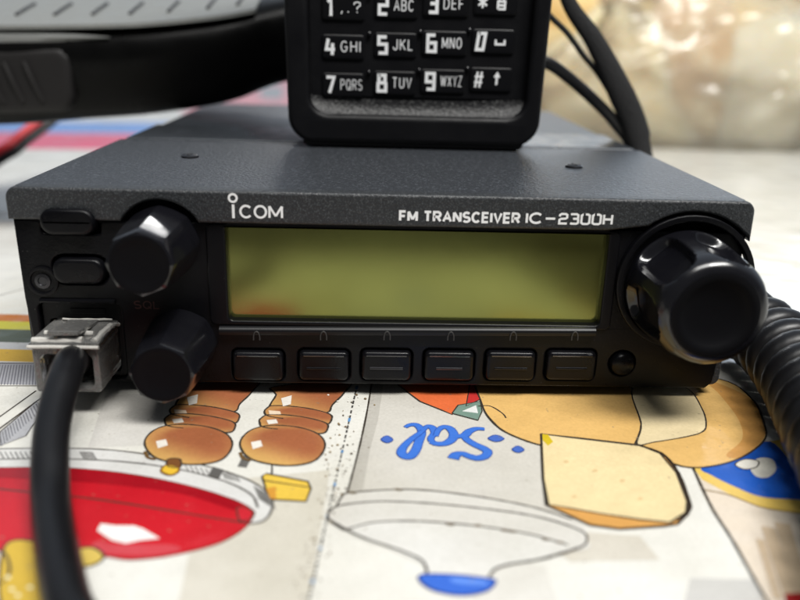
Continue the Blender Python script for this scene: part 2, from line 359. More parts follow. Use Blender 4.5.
# ------------------------------------------------------------------ the printed tablecloth: ONE mesh, its print in a colour attribute
class Print:
    def __init__(s): s.v = []; s.c = []; s.f = []
    def tri(s, a, b, c, col, z, px):
        st = [(a, b, c)]
        while st:
            a, b, c = st.pop()
            e = [((a - b).length, 0), ((b - c).length, 1), ((c - a).length, 2)]; L, k = max(e)
            if px and L > 2.2:
                if k == 0: m = (a + b) / 2; st += [(a, m, c), (m, b, c)]
                elif k == 1: m = (b + c) / 2; st += [(a, b, m), (a, m, c)]
                else: m = (c + a) / 2; st += [(a, b, m), (m, b, c)]
                continue
            i = len(s.v)
            for p in (a, b, c):
                s.v.append((p.x, p.y, z)); s.c.append(lin(col(p.x, p.y)) if callable(col) else lin(col))
            s.f.append((i, i + 1, i + 2))
    def fill(s, pts, col, layer, smooth=True, line=None, lw=.38, n=6):
        P = [U(x, y, Z=0) for x, y in pts]
        if smooth: P = catmull(P, n, True)
        for a, b, c in tessellate_polygon([P]): s.tri(P[a], P[b], P[c], col, .02 * layer, callable(col))
        if line: s.stroke(P + [P[0]], lw, line, layer + .5)
    def stroke(s, P, w, col, layer, jit=.18):
        z = .02 * layer; n = len(P); ws = w if isinstance(w, list) else [w] * n
        prev = None
        for i in range(n):
            t = P[min(i + 1, n - 1)] - P[max(i - 1, 0)]; t.z = 0
            if t.length < 1e-9: continue
            t.normalize(); nn = Vector((-t.y, t.x, 0)) * ws[i] / 2 * random.uniform(1 - jit, 1 + jit); z += .00025
            a, b = P[i] + nn, P[i] - nn; i0 = len(s.v)
            s.v += [(a.x, a.y, z), (b.x, b.y, z)]; s.c += [lin(col)] * 2
            if prev is not None: s.f.append((prev, prev + 1, i0 + 1, i0))
            prev = i0
    def line(s, pts, w, col, layer, smooth=True, n=8, jit=.18):
        P = [U(x, y, Z=0) for x, y in pts]
        ws = w
        if smooth:
            P = catmull(P, n)
            if isinstance(w, list):
                ws = []
                for i in range(len(w) - 1): ws += [w[i] + (w[i + 1] - w[i]) * k / n for k in range(n)]
                ws.append(w[-1])
        s.stroke(P, ws, col, layer, jit)
pr = Print()
WHITE = (222, 220, 213); DK = (62, 56, 50); GREY = (205, 201, 193)
# the sheet itself
NX, NY = 40, 40
for j in range(NY + 1):
    for i in range(NX + 1):
        pr.v.append((-640 + 1280 * i / NX, -94 + 1034 * j / NY, 0)); pr.c.append(lin(WHITE))
for j in range(NY):
    for i in range(NX):
        a = j * (NX + 1) + i; pr.f.append((a, a + 1, a + NX + 2, a + NX + 1))
def hatch(p0, p1, p2, p3, n, col, layer, w=.22):
    for k in range(n + 1):
        t = k / n
        pr.line([(p0[0] + (p1[0] - p0[0]) * t, p0[1] + (p1[1] - p0[1]) * t), (p3[0] + (p2[0] - p3[0]) * t, p3[1] + (p2[1] - p3[1]) * t)], w, col, layer, smooth=False)
# printed beige and grey patches
pr.fill([(205, 482), (330, 470), (308, 605), (178, 605)], (207, 202, 190), 1, smooth=False)
pr.fill([(105, 396), (165, 392), (160, 445), (88, 448)], (208, 205, 200), 1, smooth=False)
pr.fill([(560, 530), (640, 536), (660, 560), (570, 562), (548, 545)], (206, 200, 188), 1, smooth=False)
pr.fill([(480, 560), (545, 566), (560, 610), (470, 610)], (214, 211, 204), 1, smooth=False)
pr.fill([(690, 578), (760, 580), (790, 620), (680, 620)], (196, 194, 190), 1, smooth=False)
# red pot with white rim
pr.fill([(-60, 452), (0, 449), (90, 449), (150, 455), (205, 466), (248, 480), (270, 496), (271, 512), (258, 523), (225, 520), (100, 500), (-60, 480)], (214, 213, 211), 2, line=DK)
pr.line([(-60, 461), (40, 459), (110, 461), (170, 468), (220, 480), (250, 494), (258, 508)], .35, DK, 3.2)
def red(x, y):
    t = max(0, min(1, (-22 - y) / 22)); return (186 + 8 * t, 22 + 12 * t, 36 + 8 * t)
pr.fill([(-60, 469), (0, 468), (60, 468), (120, 473), (180, 484), (228, 498), (252, 510), (252, 519), (240, 532), (215, 545), (170, 556), (130, 560), (104, 557), (60, 558), (-60, 560)], red, 3, line=(120, 40, 40), lw=.3)
pr.fill([(-60, 470), (0, 469), (60, 469), (120, 474), (180, 485), (236, 502), (240, 512), (180, 494), (100, 484), (0, 478), (-60, 478)], (158, 20, 32), 4)
pr.fill([(238, 508), (252, 511), (251, 519), (240, 521)], (196, 40, 52), 4.4, line=DK, lw=.25)
for k in range(9):
    x = 254 + k * 1.9; pr.line([(x, 486 + k * 1.1), (x + 6, 500 + k * 1.2)], .18, (110, 108, 106), 4, smooth=False)
for x0, x1 in ((185, 216), (80, 92), (222, 236), (0, 30)):
    for k in range(7):
        x = x0 + (x1 - x0) * k / 6; y = 451 + max(0, x - 90) * .135 + max(0, x - 180) * .06
        pr.line([(x, y + 1), (x + 4, y + 8)], .2, (120, 118, 116), 3.4, smooth=False)
pr.fill([(213, 467), (224, 470), (219, 479), (208, 476)], (96, 94, 92), 3.6, smooth=False)
pr.fill([(97, 531), (101, 524), (116, 526), (134, 526), (143, 529), (160, 539), (140, 541), (126, 544), (112, 541)], (236, 232, 230), 5, smooth=False)
pr.fill([(98, 541), (118, 545), (170, 545), (180, 551), (150, 556), (104, 554), (92, 548)], lambda x, y: (196, 70, 78), 4.6)
# yellow ladle bits bottom left
pr.fill([(4, 548), (30, 541), (42, 552), (40, 575), (44, 610), (2, 610)], lambda x, y: (206, 172 , 62), 5, line=DK)
pr.fill([(-40, 556), (2, 552), (6, 580), (-40, 590)], (216, 200, 180), 4.8, line=DK)
pr.fill([(70, 552), (92, 548), (104, 557), (92, 566), (70, 566)], (210, 182, 92), 5, line=DK)
for cx, cy in ((12, 590), (18, 596), (30, 588), (8, 578)): pr.fill([(cx - 3, cy), (cx, cy - 2), (cx + 3, cy), (cx, cy + 2)], (236, 230, 190), 6)
# diagonal strokes and grey band at the left
pr.fill([(0, 432), (36, 402), (44, 408), (26, 436), (0, 446)], (176, 176, 180), 2, smooth=False, line=DK, lw=.25)
hatch((0, 434), (36, 404), (40, 412), (2, 446), 14, (120, 120, 126), 3)
pr.line([(-10, 436), (44, 396)], .35, DK, 3.4, smooth=False); pr.line([(-10, 424), (36, 391)], .3, DK, 3.4, smooth=False)
# stripes left of the radio
for y0, y1, c in ((316, 323, (190, 120, 70)), (323, 331, (196, 190, 84)), (331, 344, (92, 100, 92)), (344, 351, (198, 198, 200)), (351, 363, (214, 176, 84)), (364, 386, (168, 168, 174))):
    pr.fill([(-80, y0 - 4), (70, y0), (70, y1), (-80, y1 - 4)], c, 1.4, smooth=False)
hatch((0, 365), (45, 365), (45, 385), (-5, 385), 16, (120, 120, 128), 2)
pr.line([(-60, 364), (60, 363)], .3, DK, 2.4, smooth=False); pr.line([(-60, 386), (60, 386)], .3, DK, 2.4, smooth=False)
pr.line([(-60, 312), (20, 290), (40, 285)], .4, (130, 120, 110), 2.4, smooth=False)
# two turned wooden handles
def wood(cx, cy, rx, ry):
    c = U(cx, cy, Z=0); ex = (U(cx + rx, cy, Z=0) - c).length; ey = (U(cx, cy + ry, Z=0) - c).length
    def f(x, y):
        u = (x - c.x) / ex; w = (y - c.y) / ey          # +w is up in the photo
        t = max(0, min(1, (u * .55 + w * .9 + .95) / 1.1)); t = t * t * (3 - 2 * t)
        e = max(0, min(1, (u * u + w * w - .55) / .45)) * (1 if u < .2 else .4)
        t *= 1 - .6 * e
        return (208 - 46 * t, 164 - 66 * t, 98 - 32 * t)
    return f
for dx, dy, sx in ((0, 0, 1.0), (94, 1, .97)):
    def q(pts): return [(190 + dx + (x - 190) * sx, y + dy) for x, y in pts]
    pr.fill(q([(182, 394), (180, 386), (255, 380), (252, 392), (240, 404), (234, 412), (205, 412), (176, 408)]), wood(222 + dx, 396 + dy, 48, 26), 4, line=DK, n=4)
    pr.fill(q([(172, 408), (180, 405), (210, 407), (236, 413), (239, 419), (232, 424), (205, 420), (176, 416), (170, 412)]), wood(208 + dx, 414 + dy, 36, 9), 5, line=DK)
    pr.fill(q([(166, 418), (176, 414), (206, 416), (232, 422), (235, 428), (228, 433), (200, 430), (170, 427), (165, 422)]), wood(202 + dx, 424 + dy, 36, 9), 6, line=DK)
    pr.fill(q([(145, 446), (148, 436), (160, 428), (180, 425), (205, 427), (224, 433), (232, 442), (230, 452), (220, 461), (200, 465), (178, 464), (155, 458)]), wood(190 + dx, 444 + dy, 44, 21), 7, line=DK)
    pr.fill(q([(156, 442), (166, 440), (168, 446), (158, 449)]), (232, 226, 218), 8.2, smooth=False)
    pr.fill(q([(172, 420), (182, 419), (184, 423), (174, 424)]), (232, 226, 218), 8.2, smooth=False)
    pr.fill(q([(174, 410), (186, 411), (187, 414), (175, 414)]), (236, 214, 190), 8.2, smooth=False)
    pr.fill(q([(187, 398), (198, 395), (197, 404), (189, 406)]), (232, 226, 218), 8.2, smooth=False)
    pr.line(q([(145, 452), (148, 458), (156, 460)]), .6, (110, 84, 50), 8.4)
pr.fill([(168, 460), (180, 460), (180, 468), (168, 467)], (120, 78, 44), 9, line=DK, lw=.3)
pr.fill([(161, 472), (166, 466), (178, 468), (178, 473), (170, 476)], (222, 180, 60), 9.6, line=(120, 80, 40), lw=.35)
pr.fill([(262, 477), (266, 474), (308, 482), (311, 489), (306, 502), (272, 500), (266, 490)], (224, 188, 78), 5, line=DK, smooth=False)
pr.line([(264, 481), (310, 488)], .3, DK, 6, smooth=False)
pr.fill([(266, 489), (276, 487), (276, 500), (270, 499)], (206, 148, 62), 6, smooth=False)
pr.fill([(243, 456), (252, 455), (246, 468), (238, 466)], (150, 148, 146), 5, smooth=False); hatch((244, 456), (252, 456), (246, 468), (238, 467), 5, (90, 88, 86), 6)
pr.line([(272, 464), (272, 474)], .3, DK, 6, smooth=False)
# seam of the printed squares
def dashed(a, b, n, w, col, layer, duty=.7):
    for k in range(n):
        t0, t1 = k / n, (k + duty * random.uniform(.6, 1.3)) / n
        pr.line([(a[0] + (b[0] - a[0]) * t, a[1] + (b[1] - a[1]) * t) for t in (t0, t1)], w, col, layer, smooth=False)
dashed((357, 386), (306, 612), 46, .34, (74, 72, 70), 3)
dashed((357, 386), (306, 612), 7, .5, (90, 140, 190), 3.3, .1)
for k in range(150):  # dark grime specks; the white ones paint glints
    t = random.random(); side = random.gauss(0, 9); x = 352 - 44 * t + side; y = 395 + 205 * t
    r_ = random.uniform(.5, 1.5); c = random.choice([(120, 100, 74), (96, 84, 70), (240, 238, 232), (150, 128, 90), (236, 234, 230)])
    pr.fill([(x - r_, y), (x, y - r_ * .6), (x + r_ * 1.2, y + .2), (x + .2, y + r_ * .7)], c, 9 + .03 * (k % 20), smooth=False)
# salt jar
pr.fill([(371, 380), (480, 380), (560, 440), (562, 522), (450, 500), (347, 494), (352, 476), (360, 445), (366, 415)], GREY, 2, smooth=False)
pr.fill([(371, 380), (384, 380), (378, 420), (370, 450), (362, 494), (347, 494), (352, 476), (360, 445), (366, 415)], (186, 182, 174), 2.4, smooth=False)
hatch((371, 390), (347, 494), (354, 494), (376, 390), 30, (168, 164, 156), 2.8, .12)
pr.line([(372, 382), (367, 412), (360, 445), (352, 476), (347, 494)], .34, DK, 4)
pr.fill([(336, 508), (342, 497), (352, 493), (410, 490), (470, 496), (530, 507), (575, 521), (588, 540), (570, 552), (400, 549), (345, 531), (328, 517)], (212, 209, 203), 5)
pr.line([(336, 508), (342, 497), (352, 493), (410, 490), (470, 496), (530, 507), (572, 520)], .36, DK, 6)
pr.line([(345, 531), (330, 521), (329, 513), (340, 506), (380, 502), (430, 504), (490, 510), (540, 518), (580, 531), (587, 541), (578, 549), (545, 559)], .36, DK, 6)
pr.fill([(347, 530), (375, 523), (420, 522), (480, 527), (530, 535), (568, 546), (540, 559), (505, 566), (492, 572), (490, 580), (426, 578), (425, 569), (418, 562), (380, 545)], (216, 214, 209), 6.4)
pr.line([(347, 530), (375, 523), (420, 522), (480, 527), (530, 535), (568, 546)], .36, DK, 7)
pr.line([(330, 521), (360, 537), (400, 551), (420, 560), (426, 568), (427, 577)], .4, DK, 7.2)
pr.line([(580, 548), (545, 559), (510, 565), (495, 570), (489, 578)], .4, DK, 7.2)
for x, y in ((352, 493), (398, 490), (450, 525), (478, 526), (505, 531), (512, 532), (546, 540), (560, 543)):
    pr.fill([(x - 5, y), (x, y - 1), (x + 5, y + 1), (x, y + 1.6)], (110, 98, 80), 7.6)
pr.fill([(419, 577), (430, 575), (460, 576), (492, 580), (495, 584), (486, 592), (462, 596), (436, 592), (422, 584)], lambda x, y: (60, 104 , 200), 8, line=(40, 60, 120), lw=.3)
pr.fill([(452, 579), (484, 582), (484, 586), (456, 584)], (98, 140, 222), 8.8)
# "Sal", upside down for the photographer
def c5(pts): return [(360 + x / 5.714, 380 + y / 5.714) for x, y in pts]
BL = (66, 116, 208); BE = (40, 70, 150)
for dw, col, ly in ((.28, BE, 7.0), (0, BL, 7.6)):
    pr.line(c5([(258, 274), (285, 260), (320, 260), (345, 280), (352, 310), (335, 360), (318, 405), (290, 438), (258, 440), (236, 418), (250, 385), (290, 345), (335, 312), (362, 292)]), [w * 1.22 + dw for w in (.5, .8, 1.0, 1.1, 1.2, 1.2, 1.3, 1.4, 1.4, 1.3, 1.1, .9, .8, .6)], col, ly, n=12, jit=.03)
    pr.line(c5([(362, 290), (385, 268), (412, 275), (425, 305), (405, 335), (410, 356)]), [w * 1.22 + dw for w in (.6, .8, 1.1, 1.0, .9, .9)], col, ly + .02, n=12, jit=.03)
    pr.line(c5([(405, 355), (440, 368), (490, 365), (528, 340), (535, 310), (512, 280), (478, 272), (448, 290), (432, 325)]), [w * 1.22 + dw for w in (1.0, 1.1, 1.2, 1.3, 1.3, 1.2, 1.0, .8, .7)], col, ly + .04, n=12, jit=.03)
    pr.line(c5([(530, 330), (565, 326), (600, 318), (625, 296), (665, 282), (712, 284)]), [w * 1.22 + dw for w in (.7, .9, 1.3, 1.2, .9, .7)], col, ly + .06, n=12, jit=.03)
    pr.line(c5([(588, 316), (612, 345), (655, 372), (705, 395), (730, 415), (712, 440), (670, 450), (625, 440), (585, 425), (548, 432), (532, 455)]), [w * 1.22 + dw for w in (.8, 1.1, 1.2, 1.3, 1.2, 1.3, 1.3, 1.2, 1.0, 1.4, 1.6)], col, ly + .08, n=12, jit=.03)
for x, y, rx, ry in ((387, 440, 6, 3.6), (496, 439, 8, 3.4), (518, 450, 6, 3.4)):
    pr.fill([(x - rx, y), (x, y - ry), (x + rx, y + .5), (x, y + ry)], (72, 106, 190), 7.7, line=BE, lw=.2)
# orange wedge and the scrap of teal beside it
pr.fill([(396, 384), (480, 378), (474, 396), (464, 408), (452, 415), (440, 410), (420, 402)], lambda x, y: (226, 112 , 66), 8, smooth=False, line=DK, lw=.3)
pr.fill([(470, 384), (480, 382), (480, 400), (466, 407)], (196, 54, 52), 8.6, smooth=False, line=DK, lw=.25)
pr.fill([(452, 414), (458, 406), (480, 402), (482, 412), (478, 421)], (120, 146, 134), 9, smooth=False, line=DK, lw=.3)
pr.fill([(462, 412), (476, 406), (478, 414)], (222, 224, 222), 9.4, smooth=False)
# tan loaf, cream slices
TAN = lambda x, y: (222, 180 , 112)
pr.fill([(480, 372), (560, 368), (640, 372), (720, 380), (752, 400), (764, 425), (764, 441), (742, 458), (712, 467), (682, 467), (640, 453), (590, 453), (545, 447), (512, 436), (494, 424), (482, 405)], TAN, 9.8, line=DK)
pr.line([(478, 407), (490, 407), (502, 414), (506, 419)], .35, DK, 10.8)
pr.line([(630, 384), (635, 400), (641, 425), (634, 447)], .35, DK, 10.8)
pr.fill([(632, 390), (660, 384), (688, 390), (702, 410), (706, 425), (702, 433), (685, 438), (655, 443), (637, 445), (641, 425)], (226, 208, 168), 11, line=DK, lw=.3)
pr.fill([(705, 380), (748, 398), (764, 425), (762, 441), (742, 458), (726, 456), (742, 440), (738, 420), (720, 396)], (206, 152, 84), 10.4)
pr.fill([(541, 435), (580, 439), (640, 446), (662, 454), (678, 474), (689, 503), (688, 514), (678, 525), (664, 527), (620, 530), (590, 526), (560, 512), (546, 506), (543, 480)], (212, 158, 88), 12, smooth=False, line=DK)
pr.fill([(541, 435), (580, 440), (640, 447), (660, 455), (676, 474), (687, 503), (686, 514), (670, 524), (640, 521), (600, 515), (572, 510), (548, 506), (543, 480)], (228, 208, 162), 12.8, smooth=False, line=DK, lw=.42)
pr.fill([(541, 435), (548, 436), (553, 443), (548, 447), (543, 442)], (204, 178, 40), 13.4, smooth=False)
for x, y in ((595, 472), (566, 463), (622, 482), (574, 498), (640, 500)):
    pr.fill([(x - 3, y), (x, y - 1.6), (x + 3, y), (x, y + 1.6)], (214, 186, 140), 13.5)
pr.line([(640, 447), (662, 455), (678, 474), (689, 503), (688, 513), (678, 524)], .6, (54, 44, 36), 13.7)
# plate with a blue rim, right
pr.fill([(692, 466), (720, 452), (770, 440), (840, 470), (860, 640), (772, 640), (760, 590), (732, 540), (712, 512), (700, 488)], (220, 206, 188), 4, smooth=False)
pr.fill([(692, 466), (720, 452), (780, 440), (840, 480), (840, 514), (795, 514), (762, 508), (728, 494), (702, 480)], (224, 190, 98), 5, smooth=False)
pr.fill([(702, 468), (740, 456), (770, 442), (800, 470), (840, 480), (840, 502), (795, 500), (760, 497), (732, 486), (712, 476)], lambda x, y: (32, 88 , 184), 6)
pr.fill([(750, 468), (758, 459), (772, 460), (776, 470), (768, 478), (756, 477)], (216, 212, 200), 8)
pr.fill([(735, 465), (745, 460), (758, 462), (756, 468), (744, 470)], (222, 218, 208), 8.4, line=DK, lw=.25)
pr.line([(692, 466), (702, 488), (714, 512), (732, 540), (760, 590), (775, 615)], .4, DK, 9)
pr.line([(702, 490), (730, 496), (762, 508), (800, 514)], .25, (150, 120, 60), 9)
for a, b, w in (((768, 528), (792, 600), 1.8), ((782, 524), (806, 600), 2.0), ((760, 540), (778, 600), 1.2)): pr.line([a, b], w, (198, 176, 148), 8, smooth=False)
pr.fill([(784, 595), (830, 592), (840, 620), (790, 620)], (150, 34, 34), 9.4, smooth=False)
# stripes and a pink patch on the far part of the cloth
pr.fill([(-160, 131), (200, 135), (200, 150), (-160, 148)], (226, 62, 104), 1, smooth=False)
pr.fill([(-160, 120), (200, 123), (200, 134.6), (-160, 130.6)], (96, 150, 226), 1.4, smooth=False)
pr.fill([(180, 78), (330, 66), (330, 112), (180, 112)], (232, 140, 146), 1, smooth=False)
pr.fill([(262, 88), (280, 86), (282, 98), (262, 98)], (150, 150, 150), 2)
me = bpy.data.meshes.new('tablecloth')
me.from_pydata([(x * S, y * S, z * S) for x, y, z in pr.v], [], pr.f)
ca = me.color_attributes.new('print', 'FLOAT_COLOR', 'POINT')
for i, c in enumerate(pr.c): ca.data[i].color = (*c, 1)
cloth_bm = bmesh.new(); cloth_bm.from_mesh(me)
for f in cloth_bm.faces:
    f.normal_update()
    if f.normal.z < 0: f.normal_flip()
cloth_bm.to_mesh(me); cloth_bm.free()
me.materials.append(M['cloth'])
cloth = bpy.data.objects.new('tablecloth', me); COL.objects.link(cloth)
tag(cloth, 'glossy white tablecloth printed with pots, bread slices and an upside-down salt jar', 'tablecloth')

# ------------------------------------------------------------------ the mobile radio
radio = thing('radio_transceiver', (0, 60, 0), 'black mobile radio with an unlit olive display, lying on the printed tablecloth', 'radio')
# chassis / cover
def shell(x0, x1, y0, y1, z0, z1, bev=0):
    return plate(rrect(x0, x1, z0, z1, 1.6, 4), [rrect(x0 + 1.2, x1 - 1.2, z0 + 1.2, z1 - 1.2, 1, 4)], y0, y1, bev)
obj('top_cover', shell(-69.8, 69.8, 2.52, 65.6, 2.6, 41.74, bev=.12), M['cover'], radio, weighted=True)
bm = bmesh.new(); add_box(bm, -68.6, 68.6, 65.6, 70.5, 3, 40.4); 
obj('rear_groove', bm, M['metal'], radio, bevel=.4)
bm = bmesh.new(); add_plate(bm, rrect(-69.4, 69.4, 3, 41.6, 1.6, 4), [], 70.5, 100, bev=.6)
heat = obj('heat_sink', bm, M['metal'], radio, weighted=True)
bm = bmesh.new(); add_plate(bm, rrect(-69.0, 69.0, 3, 41.0, 1.6, 4), [], 100.1, 178, bev=.6)
obj('rear_casting', bm, M['cover'], radio, weighted=True)
for k in range(4):
    bm = bmesh.new(); x = (-52, 52, -52, 52)[k]; y = (22, 22, 150, 150)[k]
    add_rings(bm, [[(x + 5 * cos(a * pi / 10), y + 5 * sin(a * pi / 10), z) for a in range(20)] for z in (0.35, 2.6)])
    obj('foot', bm, M['matte'], radio)
# cover screws
def screw(name, x, y, z, parent, r=2.0):
    bm = bmesh.new()
    add_rings(bm, [[(x + q * cos(a * pi / 12), y + q * sin(a * pi / 12), z + h) for a in range(24)] for q, h in ((r, -.3), (r, .12), (r * .85, .38), (r * .45, .46), (r * .40, .1), (.01, .1))])
    s_ = obj(name, bm, M['screw'], parent)
    for w_, d_ in ((.75, .16), (.16, .75)): obj('screw_slot', box(x - r * w_, x + r * w_, y - r * d_, y + r * d_, z + .3, z + .47 + w_ * .01), M['matte'], s_)
    return s_
for px, py in ((190, 156), (574, 166)):
    p = U(px, py, Z=42); screw('screw', p.x, p.y, 41.95, radio)
# front bezel strip, cut round the knobs
DX, DZ = 58.7, 25.4; VX, VZ = -42.2, 31.6; QX, QZ = -39.9, 11.1
def arc_in(cx, cz, r, z):       # angle where the circle meets the height z
    return math.asin((z - cz) / r)
out = [(-70, 35.6)]
r1 = 8.2; a = arc_in(VX, VZ, r1, 35.6)
out += [(VX + r1 * cos(t), VZ + r1 * sin(t)) for t in [pi - a + (2 * a - pi) * k / 16 for k in range(17)]]
r2 = 14.2; zc = 35.6; a = arc_in(DX, DZ, r2, zc)
# strip's lower edge flares up to the dial
out += [(DX - 16.5, 35.6), (DX - 13.5, 36.0)]
out += [(DX + r2 * cos(t), DZ + r2 * sin(t)) for t in [radians(128) + (radians(37) - radians(128)) * k / 18 for k in range(19)]]
out += [(70 - 2.2 + 2.2 * cos(t), 39.6 + 2.2 * sin(t)) for t in [pi / 2 * k / 6 for k in range(7)]]
out += [(-70 + 2.2 + 2.2 * cos(t), 39.6 + 2.2 * sin(t)) for t in [pi / 2 + pi / 2 * k / 6 for k in range(7)]]
obj('front_strip', plate(out, [], -.2, 2.5, bev=.55), M['grain'], radio, weighted=True)
# front panel with its openings
outer = [(-69.6, 35.5), (-69.4, 20), (-68.2, 3.6), (-67.2, 2.4), (66.5, 2.4), (67.8, 3.6), (69.4, 20), (69.6, 35.5)]
LX0, LX1, LZ0, LZ1 = -30.4, 43.0, 15.9, 35.2
keys = [(-24.9, 6.5), (-11.8, 6.7), (0.7, 6.9), (13.3, 7.0), (25.7, 7.2), (38.0, 7.4)]
holes = [rrect(LX0 - .2, LX1 + .2, LZ0 - .2, LZ1 + .1, 1.2, 4)]
for x, z in keys: holes.append(rrect(x - 5.2, x + 5.2, z - 3.35, z + 3.35, 1.2, 4))
holes.append(rrect(-64.6, -53.6, 32.8, 35.3, .6, 2)); holes.append(rrect(-63.4, -52.9, 22.9, 28.6, 2.2, 4))
holes.append(circle(-66.4 + 1.6, 23.0, 2.6, 20) if False else circle(48.6, 7.8, 2.7, 20))
holes.append(rrect(-67.0, -51.2, 3.0, 18.8, 1.0, 3))
holes.append(circle(DX, DZ - 1.2, 8.6, 40))
panel = obj('front_panel', plate(outer, holes, 1.0, 2.5, bev=.45), M['panel'], radio, weighted=True)
bm = bmesh.new(); add_box(bm, -68.4, 68.4, 7.0, 65, 4.0, 40.4)
obj('panel_backing', bm, M['matte'], radio)
# round screw well on the left
bm = bmesh.new()
cx, cz = -65.4, 23.4
add_rings(bm, [[(cx + q * cos(a * pi / 14), y, cz + q * sin(a * pi / 14)) for a in range(28)] for q, y in ((2.95, 1.2), (2.95, .5), (2.6, .45), (2.3, .5), (2.2, .9), (.01, .9))], cap0=False, cap1=False)
well = obj('screw_well', bm, M['panel'], radio)
bm = bmesh.new(); add_rings(bm, [[(cx + q * cos(a * pi / 6), y, cz + q * sin(a * pi / 6)) for a in range(12)] for q, y in ((1.5, .9), (1.5, .62), (.9, .55), (.8, .8), (.01, .8))])
obj('screw_head', bm, M['screw'], well)
# display: bezel, window, glass
bm = bmesh.new(); add_plate(bm, rrect(LX0 - 3.6, LX1 + 2.2, LZ0 - 1.0, LZ1 + .25, 1.4, 4), [rrect(LX0 + .1, LX1 - .1, LZ0 + .1, LZ1 - .1, .9, 4)], .55, 3.4, bev=.4)
obj('display_bezel', bm, M['panel'], radio, weighted=True)
obj('display', plate(rrect(LX0 - .1, LX1 + .1, LZ0 - .1, LZ1 + .1, .9, 3), [], 2.6, 3.3), M['lcd'], radio)
# ridge under the display
bm = bmesh.new(); prof = [(1.2, 15.0), (.5, 14.8), (-.15, 14.35), (-.3, 13.9), (-.05, 13.2), (1.2, 12.8)]
add_rings(bm, [[(x, y, z + .012 * (x + 32)) for y, z in prof] for x in (-32.2, -30, 0, 20, 40, 42.2)])
obj('ridge', bm, M['ridge'], radio, smooth=50)
for x, z in keys:
    bm = bmesh.new(); c = [(x + 1.1 * cos(t) * .55, z + 6.4 + 1.2 * sin(t)) for t in [pi * k / 10 for k in range(11)]]
    c = [(c[0][0], c[0][1] - .6)] + c + [(c[-1][0], c[-1][1] - .6)]
    add_tube(bm, [(a_, -.3, b_) for a_, b_ in c], .13, 6)
    obj('key_mark', bm, M['grey_ink'], radio)
# soft keys below the display
def key_bm(x, z, w, h, y_front, r, bars=()):
    bm = bmesh.new(); rings = []
    for y, g in ((6.0, 0), (y_front + .7, 0), (y_front + .25, .12), (y_front + .02, .4), (y_front, .8)):
        rings.append([(px, y, pz) for px, pz in rrect(x - w / 2 + g, x + w / 2 - g, z - h / 2 + g, z + h / 2 - g, max(.25, r - g * .5), 4)])
    add_rings(bm, rings); return bm
kb = None
for i, (x, z) in enumerate(keys):
    if kb is None:
        kb = obj('soft_key', key_bm(x, z, 9.9, 6.2, -.15, 1.0), M['key'], radio, smooth=60)
        bm = bmesh.new(); add_tube(bm, [(x - 4.0, -.05, z + 2.45), (x + 4.0, -.05, z + 2.45)], .34, 8)
        lip = obj('key_lip', bm, M['knob'], kb)
        k0 = (x, z)
    else:
        k = kb.copy(); COL.objects.link(k); k.parent = radio; k.location = Vector((x - k0[0], 0, z - k0[1])) * S
        l2 = lip.copy(); COL.objects.link(l2); l2.parent = k
for i, w in ((1, 6.8), (2, 6.6), (3, 5.2), (4, 6.6), (5, 6.2)):
    x, z = keys[i]; bm = bmesh.new()
    add_tube(bm, [(x - w / 2, -.16, z - .35), (x + w / 2, -.16, z - .35)], .26, 8)
    soft = [c for c in radio.children if c.name.startswith('soft_key')][i]
    o = obj('key_bar', bm, M['key'] if i in (1, 4, 5) else M['screw'], radio)
    o.parent = soft; o.location = -soft.location
bm = bmesh.new(); x, z = 48.6, 7.8
add_rings(bm, [[(x + q * cos(a * pi / 14), y, z + q * sin(a * pi / 14)) for a in range(28)] for q, y in ((2.45, 6), (2.45, 0.7), (2.2, .1), (1.6, -.2), (.8, -.4), (.01, -.45))])
obj('round_button', bm, M['key'], radio, smooth=60)
# two buttons upper left
obj('side_key', key_bm(-58.9, 35.45, 10.0, 4.9, -1.3, 2.2), M['key'], radio, smooth=60, )
obj('side_key', key_bm(-58.1, 25.75, 9.6, 5.0, -.55, 2.0), M['key'], radio, smooth=60)
# knobs
def knob_bm(cx, cz, L, R0, R1, sides, rot=0, seg=96, y0=.9):
    bm = bmesh.new(); rings = []
    prof = [(0, R0), (.06, R0), (.55, R0 * .55 + R1 * .45), (.86, R1 * 1.01), (.95, R1 * .985), (.985, R1 * .95), (1.0, R1 * .86)]
    for t, r in prof:
        ring = []
        for k in range(seg):
            th = 2 * pi * k / seg + rot
            d = ((th * sides / (2 * pi)) % 1 - .5) * 2 * pi / sides
            poly = cos(pi / sides) / cos(d)
            f = .5 + .5 * min(1, t / .2)
            rr = r * (1 - f + f * min(1.0, poly * 1.005))
            ring.append((cx + rr * cos(th), y0 - L * t, cz + rr * sin(th)))
        rings.append(ring)
    add_rings(bm, rings, cap1=False); return bm
for nm, cx, cz, ro in (('volume_knob', VX, VZ, .2), ('squelch_knob', QX, QZ, .45)):
    kn = obj(nm, knob_bm(cx, cz, 15.5, 7.1, 6.1, 8, ro), M['knob'], radio, smooth=28)
    bm = bmesh.new(); add_rings(bm, [[(cx + q * cos(a * pi / 24), .9 - 15.5 + dy, cz + q * sin(a * pi / 24)) for a in range(48)] for q, dy in ((5.2, -.05), (4.7, -.1), (4.2, .1), (2.5, .35), (.01, .4))], cap0=False, cap1=False)
    obj('knob_face', bm, M['cap'], kn, smooth=60)
